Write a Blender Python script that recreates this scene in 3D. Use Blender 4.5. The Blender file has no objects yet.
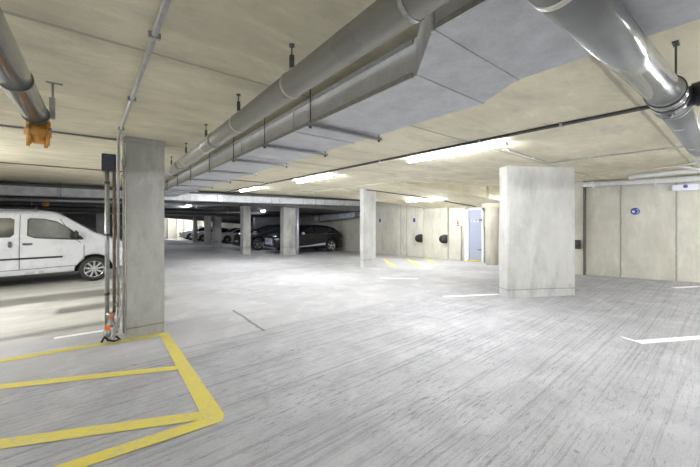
import bpy, bmesh, math, random
from mathutils import Vector, Matrix
random.seed(7)
S = bpy.context.scene
COL = S.collection
PI = math.pi

# ------------------------------------------------------------------ frame of the place
# x runs along the bays, y runs down the aisle, z up; camera at the origin, 1.64 m high
CAMH, H = 1.64, 2.75

def drop(x, y):            # the deck falls gently towards the far right
    return -0.0024 * min(max(x, 0), 14) * min(max(y, 0), 36)

def wallpt(t):             # right wall line
    return Vector((11.60, 2.95)).lerp(Vector((12.12, 0.55)), t)

# ------------------------------------------------------------------ node helpers
class NT:
    def __init__(s, name):
        s.m = bpy.data.materials.new(name); s.m.use_nodes = True
        s.t = s.m.node_tree; s.t.nodes.clear()
        s.out = s.n('ShaderNodeOutputMaterial'); s.b = s.n('ShaderNodeBsdfPrincipled')
        s.l(s.b.outputs[0], s.out.inputs[0])
    def n(s, k, **kw):
        o = s.t.nodes.new(k)
        for a, b in kw.items(): setattr(o, a, b)
        return o
    def l(s, a, b): s.t.links.new(a, b)
    def val(s, sock, v):
        if hasattr(v, 'links'): s.l(v, sock)
        else: sock.default_value = v
    def math(s, op, a, b=0.0, c=0.0, clamp=False):
        o = s.n('ShaderNodeMath', operation=op, use_clamp=clamp)
        s.val(o.inputs[0], a); s.val(o.inputs[1], b); s.val(o.inputs[2], c)
        return o.outputs[0]
    def noise(s, vec, scale, detail=4, rough=.6, stretch=None, dist=0):
        if stretch:
            mp = s.n('ShaderNodeMapping'); s.l(vec, mp.inputs[0]); mp.inputs['Scale'].default_value = stretch
            vec = mp.outputs[0]
        o = s.n('ShaderNodeTexNoise'); s.l(vec, o.inputs['Vector'])
        o.inputs['Scale'].default_value = scale; o.inputs['Detail'].default_value = detail
        o.inputs['Roughness'].default_value = rough; o.inputs['Distortion'].default_value = dist
        return o.outputs[0]
    def ramp(s, f, a, b, lo=0., hi=1.):
        o = s.n('ShaderNodeMapRange'); s.val(o.inputs[0], f)
        o.inputs[1].default_value = a; o.inputs[2].default_value = b
        o.inputs[3].default_value = lo; o.inputs[4].default_value = hi
        return o.outputs[0]
    def mix(s, f, a, b, mode='MIX'):
        o = s.n('ShaderNodeMix', data_type='RGBA', blend_type=mode)
        s.val(o.inputs[0], f); s.val(o.inputs[6], a); s.val(o.inputs[7], b)
        return o.outputs[2]
    def bump(s, h, strength=.3, dist=.01):
        o = s.n('ShaderNodeBump'); o.inputs['Strength'].default_value = strength
        o.inputs['Distance'].default_value = dist; s.l(h, o.inputs['Height'])
        s.l(o.outputs[0], s.b.inputs['Normal'])

def rgb(r, g, b): return (r, g, b, 1)

def plain(name, col, rough=.5, metal=0., spec=.5, coat=0., grain=0., gs=30):
    t = NT(name)
    t.b.inputs['Roughness'].default_value = rough; t.b.inputs['Metallic'].default_value = metal
    t.b.inputs['Specular IOR Level'].default_value = spec; t.b.inputs['Coat Weight'].default_value = coat
    tc = t.n('ShaderNodeTexCoord').outputs['Object']
    if grain:
        nz = t.noise(tc, gs, 4)
        dark = tuple(c * (1 - grain) for c in col) + (1,); light = tuple(min(1, c * (1 + grain)) for c in col) + (1,)
        t.l(t.mix(t.ramp(nz, .35, .65), dark, light), t.b.inputs['Base Color'])
        t.l(t.ramp(nz, .3, .7, max(.05, rough - .08), rough + .08), t.b.inputs['Roughness'])
    else:
        t.b.inputs['Base Color'].default_value = col + (1,)
    return t.m

def emit(name, col, strength):
    t = NT(name)
    t.b.inputs['Base Color'].default_value = (.9, .9, .9, 1)
    t.b.inputs['Emission Color'].default_value = col + (1,)
    t.b.inputs['Emission Strength'].default_value = strength
    return t.m

def concrete(name, base, stain, vert=True, seams=(), xseams=(), holes=False, zs=(), stainamt=.8, amp=1.0):
    """cast concrete: blotches, run-down streaks, fine pores, formwork seams at fixed places"""
    t = NT(name)
    tc = t.n('ShaderNodeTexCoord').outputs['Object']
    sep = t.n('ShaderNodeSeparateXYZ'); t.l(tc, sep.inputs[0])
    big = t.noise(tc, .55, 5, .62, dist=.4)
    mid = t.noise(tc, 2.6, 6, .7, stretch=(1, 1, .35) if vert else (.55, 1.3, 1), dist=.3)
    fine = t.noise(tc, 38, 4, .7)
    c = t.mix(t.ramp(big, .38, .66, 0, stainamt), base, stain)
    c = t.mix(t.ramp(mid, .50, .72, 0, .55 * amp), c, tuple(v * .72 for v in stain[:3]) + (1,))
    c = t.mix(t.ramp(mid, .46, .30, 0, .5 * amp), c, tuple(min(1, v * 1.22) for v in base[:3]) + (1,))
    c = t.mix(t.ramp(fine, .40, .30, 0, .25), c, tuple(v * .6 for v in stain[:3]) + (1,))
    hgt = t.math('ADD', t.math('MULTIPLY', fine, .4), t.math('MULTIPLY', mid, .8))
    wob = t.math('MULTIPLY', t.math('SUBTRACT', t.noise(tc, 3, 3), .5), .03)
    for axis, places, wd in ((1, seams, .011), (0, xseams, .008), (2, zs, .006)):
        for q in places:
            dd = t.math('ABSOLUTE', t.math('SUBTRACT', t.math('ADD', sep.outputs[axis], wob), q))
            f = t.ramp(dd, wd, wd * 2.2, .62, 0)
            c = t.mix(f, c, tuple(v * .42 for v in stain[:3]) + (1,))
            halo = t.math('MULTIPLY', t.ramp(dd, .0, .16, .35, 0), t.ramp(mid, .4, .6))
            c = t.mix(halo, c, tuple(v * .7 for v in stain[:3]) + (1,))
            hgt = t.math('SUBTRACT', hgt, f)
    if holes:
        v = t.n('ShaderNodeTexVoronoi'); v.inputs['Scale'].default_value = .9; v.inputs['Randomness'].default_value = .35
        t.l(tc, v.inputs['Vector'])
        f = t.ramp(v.outputs['Distance'], .035, .06, .4, 0)
        c = t.mix(f, c, tuple(v_ * .5 for v_ in stain[:3]) + (1,))
    t.l(c, t.b.inputs['Base Color'])
    t.b.inputs['Roughness'].default_value = .82
    t.b.inputs['Specular IOR Level'].default_value = .3
    t.bump(hgt, .35, .012)
    return t.m

def floor_mat():
    t = NT('raked_concrete_deck')
    tc = t.n('ShaderNodeTexCoord').outputs['Object']
    sep = t.n('ShaderNodeSeparateXYZ'); t.l(tc, sep.inputs[0])
    X, Y = sep.outputs[0], sep.outputs[1]
    big = t.noise(tc, .45, 5, .6, dist=.5)
    mid = t.noise(tc, 2.2, 6, .65, dist=.3)
    streak = t.noise(tc, 1.3, 6, .7, stretch=(.5, 1.6, 1), dist=.4)
    fine = t.noise(tc, 30, 6, .8, stretch=(.7, 1.5, 1))
    grit = t.noise(tc, 130, 3, .8)
    base, dark = (.47, .472, .495, 1), (.35, .352, .375, 1)
    c = t.mix(t.ramp(big, .36, .66), base, dark)
    c = t.mix(t.ramp(streak, .48, .70, 0, .5), c, (.27, .265, .27, 1))
    c = t.mix(t.ramp(mid, .48, .32, 0, .35), c, (.60, .60, .62, 1))
    # the raked half this side of the pour joint
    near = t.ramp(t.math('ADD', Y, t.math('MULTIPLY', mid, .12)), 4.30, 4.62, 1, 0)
    ln = t.noise(tc, 1, 3, .6, stretch=(.45, 24, 1), dist=.25)
    pit = t.noise(tc, 1, 5, .8, stretch=(7, 40, 1), dist=.15)
    patch = t.ramp(t.noise(tc, .9, 4, .6), .38, .62)
    g1 = t.math('MULTIPLY', t.ramp(ln, .50, .64), .36)
    g2 = t.math('MULTIPLY', t.ramp(pit, .56, .66), t.ramp(patch, 0, 1, .25, 1))
    groove = t.math('MULTIPLY', t.math('ADD', g1, t.math('MULTIPLY', g2, .8), 0, True), near)
    c = t.mix(t.math('MULTIPLY', near, .72), c, t.mix(t.ramp(mid, .35, .65), (.39, .394, .425, 1), (.29, .294, .32, 1)))  # raked tone made darker still, painting in the dim foreground light
    c = t.mix(t.math('MULTIPLY', groove, .85), c, (.085, .085, .09, 1))
    speck = t.math('MULTIPLY', t.ramp(fine, .60, .68), t.ramp(near, 0, 1, .25, .8))
    c = t.mix(t.math('MULTIPLY', speck, .75), c, (.12, .12, .125, 1))
    c = t.mix(t.math('MULTIPLY', t.ramp(grit, .44, .32), .45), c, (.72, .72, .74, 1))
    # damp patches and black spots
    spots = t.n('ShaderNodeTexVoronoi'); spots.inputs['Scale'].default_value = 1.1; t.l(tc, spots.inputs['Vector'])
    c = t.mix(t.ramp(spots.outputs['Distance'], .018, .034, .75, 0), c, (.06, .06, .06, 1))
    # paler creamy tone in the left aisle
    ls = t.math('MULTIPLY', t.ramp(X, 0.2, 1.6, 1, 0), t.ramp(Y, 5.6, 6.6))
    c = t.mix(t.math('MULTIPLY', ls, .75), c, t.mix(t.ramp(streak, .35, .65), (.62, .60, .53, 1), (.45, .44, .40, 1)))
    # pour joints
    def joint(axis_a, q, lo, hi, axis_b, w=.007, amt=.75):
        dd = t.math('ABSOLUTE', t.math('SUBTRACT', t.math('ADD', axis_a, t.math('MULTIPLY', t.math('SUBTRACT', mid, .5), .10)), q))
        f = t.ramp(dd, w, w * 2.6, amt, 0)
        m1 = t.math('GREATER_THAN', axis_b, lo); m2 = t.math('LESS_THAN', axis_b, hi)
        return t.math('MULTIPLY', f, t.math('MULTIPLY', m1, m2))
    for args in ((Y, 4.42, .75, 6.5, X, .005, .5), (X, 1.92, 4.38, 5.75, Y, .012, .8), (Y, 9.8, 1, 30, X, .01, .35)):
        c = t.mix(joint(*args), c, (.13, .12, .12, 1))
    # dark brownish bands in the left aisle
    for y0, y1, x0, x1 in ((8.45, 9.2, -12, .9), (7.25, 7.72, -.6, .9), (6.15, 6.35, -12, .2)):
        e = .10
        wob = t.math('MULTIPLY', t.math('SUBTRACT', streak, .5), .5)
        yy = t.math('ADD', Y, wob)
        m = t.math('MULTIPLY', t.ramp(yy, y0 - e, y0 + e), t.ramp(yy, y1 - e, y1 + e, 1, 0))
        m = t.math('MULTIPLY', m, t.math('MULTIPLY', t.ramp(X, x0, x0 + .1), t.ramp(X, x1, x1 + .5, 1, 0)))
        c = t.mix(t.math('MULTIPLY', m, .85), c, (.17, .16, .145, 1))
    t.l(c, t.b.inputs['Base Color'])
    t.l(t.ramp(mid, .3, .7, .50, .72), t.b.inputs['Roughness'])
    t.b.inputs['Specular IOR Level'].default_value = .35
    hgt = t.math('ADD', t.math('MULTIPLY', fine, .25), t.math('MULTIPLY', t.math('SUBTRACT', 1.0, groove), .9))
    t.bump(hgt, .55, .012)
    return t.m

def paint(name, col, worn, amt=.5):
    t = NT(name)
    tc = t.n('ShaderNodeTexCoord').outputs['Object']
    a = t.noise(tc, 40, 5, .8, stretch=(.5, 1.6, 1)); b = t.noise(tc, 3, 4, .6)
    f = t.math('MULTIPLY', t.ramp(a, .46, .60), t.ramp(b, .3, .65, .25, 1))
    c = t.mix(t.math('MULTIPLY', f, amt), col, worn)
    t.l(c, t.b.inputs['Base Color']); t.b.inputs['Roughness'].default_value = .6
    t.bump(a, .4, .006)
    return t.m

def galv(name, col, rough=.42, metal=.6, sc=6):
    t = NT(name)
    tc = t.n('ShaderNodeTexCoord').outputs['Object']
    v = t.n('ShaderNodeTexVoronoi'); v.inputs['Scale'].default_value = 45; t.l(tc, v.inputs['Vector'])
    nz = t.noise(tc, sc, 5, .6)
    c = t.mix(t.ramp(nz, .3, .7), tuple(x * .8 for x in col) + (1,), tuple(min(1, x * 1.15) for x in col) + (1,))
    c = t.mix(t.math('MULTIPLY', t.ramp(v.outputs['Distance'], .0, .8), .16), c, (.9, .93, .97, 1))
    t.l(c, t.b.inputs['Base Color'])
    t.b.inputs['Metallic'].default_value = metal
    t.l(t.ramp(nz, .3, .7, rough - .07, rough + .1), t.b.inputs['Roughness'])
    return t.m

CREAM, CREAMD = (.62, .575, .44, 1), (.47, .43, .315, 1)
M = {}
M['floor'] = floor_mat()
M['ceil'] = concrete('board_marked_ceiling_concrete', (.83, .775, .60, 1), (.68, .63, .48, 1), False,
                     seams=(.63, 2.48, 5.5, 9.2, 12.2), xseams=(), stainamt=1, amp=1.1)
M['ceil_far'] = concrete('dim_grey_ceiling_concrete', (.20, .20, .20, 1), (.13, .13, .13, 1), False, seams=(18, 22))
M['wall'] = concrete('pale_wall_concrete', (.64, .625, .555, 1), (.49, .48, .42, 1), True,
                     seams=(1.05, 2.15, 6.1, 10.9, 13.6, 16.5), holes=True)
M['wall_end'] = concrete('pale_end_wall_concrete', (.78, .74, .62, 1), (.60, .57, .48, 1), True)
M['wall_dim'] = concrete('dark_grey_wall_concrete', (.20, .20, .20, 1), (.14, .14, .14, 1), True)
M['col'] = concrete('grey_column_concrete', (.50, .50, .48, 1), (.36, .36, .35, 1), True, zs=(.13,), holes=True, amp=1.5, stainamt=1)
M['pillar'] = concrete('light_pier_concrete', (.60, .60, .585, 1), (.43, .43, .42, 1), True, zs=(.12,), holes=True, amp=1.0, stainamt=.9)
M['yellow'] = paint('worn_yellow_paint', (.68, .57, .07, 1), (.44, .42, .30, 1), .95)
M['white_line'] = paint('worn_white_paint', (.86, .86, .84, 1), (.5, .5, .5, 1), .4)
M['faint_yellow'] = paint('faded_yellow_paint', (.75, .66, .12, 1), (.5, .5, .4, 1), .7)
M['duct'] = galv('galvanised_duct_sheet', (.58, .59, .62), .5, .2)
M['duct_side'] = galv('galvanised_duct_flange', (.42, .45, .50), .42, .6)
M['pvc'] = plain('grey_plastic_pipe', (.40, .395, .355), .32, 0, .5, .25, .02, 3)
M['bright_pipe'] = plain('glossy_grey_pipe', (.36, .37, .37), .20, .55, .5, .3, .08, 4)
M['steel'] = plain('zinc_steel', (.45, .46, .47), .38, .8, .5, 0, .12)
M['dark_steel'] = plain('dull_dark_steel', (.13, .13, .13), .45, .5, .5, 0, .2)
M['rubber'] = plain('black_rubber', (.02, .02, .021), .62, grain=.2)
M['black'] = plain('black_plastic', (.025, .025, .03), .4, grain=.15)
M['navy_box'] = plain('dark_blue_grey_enclosure', (.05, .06, .085), .4, grain=.1)
M['conduit'] = plain('galvanised_conduit', (.40, .40, .39), .40, .4, grain=.15)
M['cream_conduit'] = plain('cream_plastic_conduit', (.66, .64, .56), .5, grain=.08)
M['white'] = plain('white_plastic', (.82, .82, .82), .4, grain=.04)
M['copper'] = plain('dull_copper_pipe', (.24, .18, .14), .4, .5, grain=.2)
M['orange'] = plain('orange_cast_coupling', (.62, .30, .06), .55, .1, grain=.25, gs=18)
M['orange_cap'] = plain('bright_orange_plastic', (.85, .20, .04), .5, grain=.1)
M['lag'] = plain('white_pipe_insulation', (.78, .79, .80), .5, grain=.05, gs=10)
M['lamp'] = emit('lit_lamp_diffuser', (.97, .985, 1.0), 125)
M['lamp_small'] = emit('lit_bulkhead_diffuser', (.95, .97, 1.0), 60)
M['door_paint'] = plain('pale_blue_grey_door_paint', (.33, .36, .47), .45, grain=.03, gs=8)
M['frame_white'] = plain('white_door_frame', (.80, .84, .80), .45, grain=.03)
M['sign_blue'] = plain('blue_sign', (.06, .08, .34), .4, grain=.05)
M['sign_red'] = plain('red_sign', (.70, .12, .08), .45, grain=.05)
M['van_paint'] = plain('dusty_white_car_paint', (.62, .63, .66), .28, 0, .5, .5, .035, 3)
M['dark_paint'] = plain('black_car_paint', (.006, .007, .011), .28, 0, .35, .25)
M['pale_paint'] = plain('cream_white_car_paint', (.72, .72, .68), .3, 0, .5, .4, .03, 3)
M['grey_paint'] = plain('light_grey_car_paint', (.62, .64, .68), .3, .2, .5, .4, .03, 3)
M['glass'] = plain('tinted_car_glass', (.02, .023, .026), .05, 0, .8, .4)
M['light_glass'] = plain('clear_car_glass_over_grey_cabin', (.13, .14, .14), .10, 0, .9, .6, .35, 2.2)
M['chrome'] = plain('bright_alloy', (.75, .76, .79), .22, .85, grain=.05)
M['silver_trim'] = plain('satin_silver_trim', (.55, .58, .68), .35, .3, grain=.06)
M['headlamp'] = plain('clear_headlamp_lens', (.70, .73, .80), .1, .2, .8, .5, grain=.1, gs=20)
M['plate'] = plain('reflective_number_plate', (.75, .78, .88), .4, grain=.03)

# ------------------------------------------------------------------ mesh builder
class MB:
    def __init__(s): s.bm = bmesh.new(); s.mats = []
    def quad(s, pts):
        return s.bm.faces.new([s.bm.verts.new(p) for p in pts])
    def box(s, a, b, bev=0.):
        a, b = Vector(a), Vector(b)
        lo = Vector((min(a[i], b[i]) for i in range(3))); hi = Vector((max(a[i], b[i]) for i in range(3)))
        g = bmesh.ops.create_cube(s.bm, size=1)
        vs = g['verts']
        for v in vs: v.co = Vector(((lo[i] + hi[i]) / 2 + v.co[i] * (hi[i] - lo[i]) for i in range(3)))
        if bev:
            es = list({e for v in vs for e in v.link_edges})
            bmesh.ops.bevel(s.bm, geom=es, offset=bev, segments=2, affect='EDGES', clamp_overlap=True)
        return s
    def obox(s, c, u, hl, v, hw, z0, z1, bev=0.):
        """box lying along unit vector u (half length hl) and v (half width hw)"""
        c, u, v = Vector(c), Vector(u), Vector(v)
        ps = [c + u * i * hl + v * j * hw for i, j in ((-1, -1), (1, -1), (1, 1), (-1, 1))]
        s.prism([(p.x, p.y) for p in ps], z0, z1, bev)
        return s
    def prism(s, poly, z0, z1, bev=0.):
        lo = [s.bm.verts.new((x, y, z0(x, y) if callable(z0) else z0)) for x, y in poly]
        hi = [s.bm.verts.new((x, y, z1(x, y) if callable(z1) else z1)) for x, y in poly]
        n = len(poly); fs = [s.bm.faces.new(lo[::-1]), s.bm.faces.new(hi)]
        for i in range(n): fs.append(s.bm.faces.new((lo[i], lo[(i + 1) % n], hi[(i + 1) % n], hi[i])))
        if bev:
            es = list({e for f in fs for e in f.edges})
            bmesh.ops.bevel(s.bm, geom=es, offset=bev, segments=2, affect='EDGES', clamp_overlap=True)
        return s
    def extr(s, prof, a, b, axis):
        """profile of (u,w) pairs swept from a to b along an axis"""
        def pt(u, w, q):
            return {'x': (q, u, w), 'y': (u, q, w), 'z': (u, w, q)}[axis]
        r0 = [s.bm.verts.new(pt(u, w, a)) for u, w in prof]; r1 = [s.bm.verts.new(pt(u, w, b)) for u, w in prof]
        n = len(prof); s.bm.faces.new(r0[::-1]); s.bm.faces.new(r1)
        for i in range(n): s.bm.faces.new((r0[i], r0[(i + 1) % n], r1[(i + 1) % n], r1[i]))
        return s
    def cyl(s, a, b, r, seg=20, r2=None, caps=True):
        a, b = Vector(a), Vector(b); r2 = r if r2 is None else r2
        d = (b - a).normalized()
        u = d.orthogonal().normalized(); v = d.cross(u)
        ring = lambda c, q: [s.bm.verts.new(c + (u * math.cos(2 * PI * i / seg) + v * math.sin(2 * PI * i / seg)) * q) for i in range(seg)]
        A, B = ring(a, r), ring(b, r2)
        for i in range(seg):
            f = s.bm.faces.new((A[i], A[(i + 1) % seg], B[(i + 1) % seg], B[i])); f.smooth = True
        if caps: s.bm.faces.new(A[::-1]); s.bm.faces.new(B)
        return s
    def tube(s, pts, r, seg=12):
        pts = [Vector(p) for p in pts]; rings = []
        prev = None
        for i, p in enumerate(pts):
            d = (pts[min(i + 1, len(pts) - 1)] - pts[max(i - 1, 0)]).normalized()
            if prev is None: u = d.orthogonal().normalized()
            else:
                u = (prev - d * prev.dot(d)).normalized()
            prev = u; v = d.cross(u)
            rings.append([s.bm.verts.new(p + (u * math.cos(2 * PI * k / seg) + v * math.sin(2 * PI * k / seg)) * r) for k in range(seg)])
        for A, B in zip(rings, rings[1:]):
            for i in range(seg):
                f = s.bm.faces.new((A[i], A[(i + 1) % seg], B[(i + 1) % seg], B[i])); f.smooth = True
        s.bm.faces.new(rings[0][::-1]); s.bm.faces.new(rings[-1])
        return s
    def lathe(s, c, axis, prof, seg=32, smooth=True):
        """profile (r, h) revolved about the axis through c; closes on the axis where r = 0"""
        c, d = Vector(c), Vector(axis).normalized(); u = d.orthogonal().normalized(); v = d.cross(u)
        rings = []
        for r, h in prof:
            if r < 1e-6: rings.append([s.bm.verts.new(c + d * h)])
            else: rings.append([s.bm.verts.new(c + d * h + (u * math.cos(2 * PI * k / seg) + v * math.sin(2 * PI * k / seg)) * r) for k in range(seg)])
        for A, B in zip(rings, rings[1:]):
            for i in range(seg):
                j = (i + 1) % seg
                q = [A[i % len(A)], A[j % len(A)], B[j % len(B)], B[i % len(B)]]
                w = []
                for x in q:
                    if x not in w: w.append(x)
                if len(w) > 2:
                    f = s.bm.faces.new(w); f.smooth = smooth
        return s
    def build(s, name, mat, parent=None, local=False):
        bmesh.ops.recalc_face_normals(s.bm, faces=s.bm.faces)
        if parent is not None and not local:
            off = Vector((0, 0, 0)); p = parent
            while p is not None: off += p.location; p = p.parent
            for v in s.bm.verts: v.co -= off
        me = bpy.data.meshes.new(name); s.bm.to_mesh(me); s.bm.free()
        me.materials.append(mat)
        o = bpy.data.objects.new(name, me); COL.objects.link(o)
        if parent is not None: o.parent = parent
        return o

def tag(o, label=None, cat=None, group=None, kind=None):
    if label: o['label'] = label
    if cat: o['category'] = cat
    if group: o['group'] = group
    if kind: o['kind'] = kind
    return o
def empty(name, loc, label, cat, group=None, rot=(0, 0, 0)):
    o = bpy.data.objects.new(name, None); COL.objects.link(o)
    o.location = loc; o.rotation_euler = rot; o.empty_display_size = .2
    return tag(o, label, cat, group)
def struct(mb, name, mat):
    o = mb.build(name, mat); o['kind'] = 'structure'; return o
def copy_tree(o, parent=None):
    c = o.copy(); COL.objects.link(c); c.parent = parent
    for ch in list(o.children): copy_tree(ch, c)
    return c
def translate_world(o, d): o.location = Vector(o.location) + Vector(d)

# ================================================================== THE SETTING
m = MB()
xs = [-12 + .5 * i for i in range(53)]; ys = [-9 + .5 * i for i in range(93)]
vg = [[m.bm.verts.new((x, y, drop(x, y))) for x in xs] for y in ys]
for j in range(len(ys) - 1):
    for i in range(len(xs) - 1):
        f = m.bm.faces.new((vg[j][i], vg[j][i + 1], vg[j + 1][i + 1], vg[j + 1][i])); f.smooth = True
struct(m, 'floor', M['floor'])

# main soffit, and the soffit that falls towards the right wall under the ramp
HX = 7.2
def low(x, y): return H - .12 * max(0, x - HX) * min(1, max(0, (14.2 - y) / 4.5))
m = MB(); m.prism([(-12, -9), (14, -9), (14, 4.45), (13, 4.72), (HX, 6.6), (HX, 14.2), (-12, 14.2)], H, H + .3)
struct(m, 'ceiling', M['ceil'])
m = MB()
gx = [HX + (13.2 - HX) * i / 8 for i in range(9)]; rows = []
for j in range(11):
    rows.append([])
    for x in gx:
        yf = 6.6 - (x - HX) * .324; y = yf + (14.2 - yf) * j / 10; rows[-1].append((m.bm.verts.new((x, y, low(x, y))), m.bm.verts.new((x, y, H + .3))))
for j in range(10):
    for i in range(8):
        for k in (0, 1): m.bm.faces.new((rows[j][i][k], rows[j][i + 1][k], rows[j + 1][i + 1][k], rows[j + 1][i][k]))
for i in range(8):
    for j in (0, 10): m.bm.faces.new((rows[j][i][0], rows[j][i + 1][0], rows[j][i + 1][1], rows[j][i][1]))
for j in range(10):
    for i in (0, 8): m.bm.faces.new((rows[j][i][0], rows[j + 1][i][0], rows[j + 1][i][1], rows[j][i][1]))
struct(m, 'ceiling', M['ceil'])
def farz(x, y): return 2.5 + 1.1 * drop(x, y)
m = MB()
gx = [-12, -6, 0, 3, 6, 9, 12, 13.5]; gy = [14.2, 18, 22, 26, 30, 34, 37.5]
vg = [[m.bm.verts.new((x, y, farz(x, y))) for x in gx] for y in gy]
vt = [[m.bm.verts.new((x, y, 3.0)) for x in gx] for y in gy]
for j in range(len(gy) - 1):
    for i in range(len(gx) - 1):
        m.bm.faces.new((vg[j][i], vg[j + 1][i], vg[j + 1][i + 1], vg[j][i + 1]))
        m.bm.faces.new((vt[j][i], vt[j][i + 1], vt[j + 1][i + 1], vt[j + 1][i]))
for i in range(len(gx) - 1):
    m.bm.faces.new((vg[0][i], vg[0][i + 1], vt[0][i + 1], vt[0][i])); m.bm.faces.new((vg[-1][i], vt[-1][i], vt[-1][i + 1], vg[-1][i + 1]))
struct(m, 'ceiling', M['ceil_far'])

# right wall: angled stretch, a small return, then the long wall with two flat pilasters
m = MB(); e = (12.9, -9.2)
m.prism([(11.60, 2.95), (12.12, .55), (13.6, -6.3), (14.2, -9), (14.6, -9), (14.6, 3.25), (11.60, 3.25)], -.3, H + .1)
struct(m, 'wall_right', M['wall'])
m = MB()
m.prism([(11.46, 2.95), (11.46, 3.75), (12.6, 5.2), (12.6, 6.70), (13.2, 6.70), (13.2, 2.95)], -.4, H + .1)
struct(m, 'wall_right_return', M['wall'])
m = MB()
m.prism([(12.6, 7.52), (12.6, 37.5), (13.1, 37.5), (13.1, 7.52)], -1.5, H + .1)
m.prism([(12.48, 9.75), (12.48, 10.2), (12.65, 10.2), (12.65, 9.75)], -.6, 2.3)
m.prism([(12.48, 8.38), (12.48, 8.72), (12.65, 8.72), (12.65, 8.38)], -.6, 2.3)
m.prism([(12.52, 11.3), (12.52, 14.2), (12.65, 14.2), (12.65, 11.3)], -.6, 2.3)
m.prism([(12.6, 6.70), (13.1, 6.70), (13.1, 7.52), (12.6, 7.52)], 2.0, H + .1)
struct(m, 'wall_right_long', M['wall'])
m = MB(); m.prism([(2, 37.5), (13.2, 37.5), (13.2, 37.9), (2, 37.9)], -2, 3)
for x in (5.75, 6.55, 7.3, 8.3, 9.3):
    m.prism([(x, 37.1), (x + .32, 37.1), (x + .32, 37.55), (x, 37.55)], -1.5, 2.6)
struct(m, 'wall_end', M['wall_end'])
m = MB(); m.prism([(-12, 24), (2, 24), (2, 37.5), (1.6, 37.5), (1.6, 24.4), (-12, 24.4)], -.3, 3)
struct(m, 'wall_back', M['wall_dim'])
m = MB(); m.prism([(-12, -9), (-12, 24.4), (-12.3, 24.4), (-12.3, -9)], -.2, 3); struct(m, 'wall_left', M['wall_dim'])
m = MB(); m.prism([(-12.3, -9), (14.6, -9), (14.6, -9.3), (-12.3, -9.3)], -.2, 3.05); struct(m, 'wall_behind', M['wall'])
struct(MB().box((11.40, 2.925, -.2), (11.60, 2.952, H)), 'trim_1', plain('dark_return_strip', (.16, .15, .13), .8, grain=.2))  # dark strip over the narrow return face at the wall corner
# plinth kerb at the foot of the right wall
m = MB(); m.prism([(11.55, 2.95), (12.07, .55), (13.55, -6.3), (13.65, -6.3), (12.17, .55), (11.65, 2.95)], -.2, lambda x, y: drop(x, y) + .07)
struct(m, 'baseboard_right', M['wall'])

# door with lettering plate, guards, yellow threshold
d1 = empty('door_1', (12.6, 7.1, drop(12.6, 7.1)), None, None); d1['kind'] = 'structure'
fz = drop(12.6, 7.1)
m = MB(); m.box((12.52, 7.36, fz - .02), (12.66, 7.54, 2.06)); m.box((12.52, 6.68, fz - .02), (12.66, 6.76, 2.06)); m.box((12.52, 6.68, 1.98), (12.66, 7.54, 2.07))
m.build('door_frame', M['frame_white'], d1)
leaf = MB().box((12.58, 6.76, fz + .01), (12.64, 7.36, 1.98), .004).build('door_leaf', M['door_paint'], d1)
m = MB()
for k in range(4):                       # four pale letters, too soft to read
    y = 7.22 - k * .085
    m.box((12.574, y - .028, 1.46), (12.582, y + .028, 1.475)); m.box((12.574, y + .014, 1.46), (12.582, y + .028, 1.60)); m.box((12.574, y - .028, 1.585), (12.582, y + .028, 1.60))
    if k % 2: m.box((12.574, y - .028, 1.46), (12.582, y - .014, 1.60))
m.build('lettering', M['white'], leaf)
m = MB(); m.cyl((12.58, 6.83, .30), (12.53, 6.83, .30), .02, 12); m.box((12.52, 6.82, .285), (12.54, 6.94, .315), .005)
m.build('door_handle', M['black'], leaf)
MB().box((12.50, 6.72, 1.52), (12.575, 6.86, 1.60), .01).build('door_closer', M['dark_steel'], leaf)
def gz(x, y): return drop(x, y)
MB().box((12.45, 6.76, fz), (12.62, 7.40, fz + .05), .01).build('threshold', M['yellow'], d1)
for y, w in ((7.66, 'left of'), (6.60, 'right of')):
    m = MB(); m.cyl((12.45, y, drop(12.4, y) - .01), (12.45, y, 1.25), .028, 14); m.cyl((12.45, y, 1.25), (12.45, y, 1.28), .032, 14)
    o = m.build('guard_post', M['steel']); tag(o, 'slim grey steel guard post standing just %s the pale blue door' % w, 'post', 'guard posts beside the door')

# ================================================================== COLUMNS
def column(x0, x1, y0, y1, ztop, label, mat='col', name='concrete_column', bev=.012):
    m = MB(); zb = min(drop(a, b) for a in (x0, x1) for b in (y0, y1)) - .03
    m.prism([(x0, y0), (x1, y0), (x1, y1), (x0, y1)], zb, ztop, bev)
    o = m.build(name, M[mat]); return tag(o, label, 'column')
left_col = column(.31, .765, 5.22, 5.72, H, 'grey concrete column in the left foreground with pipes down its left side')
m = MB()
m.prism([(.295, 5.205), (.78, 5.205), (.78, 5.735), (.295, 5.735)], H - .07, H, .006)
m.build('column_head', M['col'], left_col)
# broad angled pier
u = Vector((.861, -.508, 0)); v = Vector((.508, .861, 0)); c0 = Vector((6.73, 3.06, 0))
m = MB(); ps = [c0, c0 + u * 1.62, c0 + u * 1.62 + v * .30, c0 + v * .30]
m.prism([(p.x, p.y) for p in ps], -.12, H, .02)
tag(m.build('concrete_pier', M['pillar']), 'broad pale concrete pier turned at an angle, widest upright in the garage', 'column')
column(7.5, 8.10, 8.5, 8.72, H - .03, 'slender pale concrete column standing alone right of the black car', 'pillar')
column(7.46, 8.16, 14.65, 15.05, 2.6, 'concrete column standing directly in front of the black car')
column(5.78, 6.16, 15.75, 16.2, 2.6, 'concrete column between the two black cars, first left of the one at the grille')
column(5.9, 6.34, 21.2, 21.65, 2.5, 'dark concrete column just left of the cream hatchback')
column(6.3, 6.68, 24.85, 25.3, 2.4, 'concrete column with one bright lit edge in the far aisle', 'col')
column(6.75, 7.05, 30.5, 30.9, 2.3, 'distant narrow column at the nose of the far grey car')
column(-.02, .40, 22, 22.4, 2.6, 'pale column in the dark bay behind the white van', 'pillar')
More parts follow.
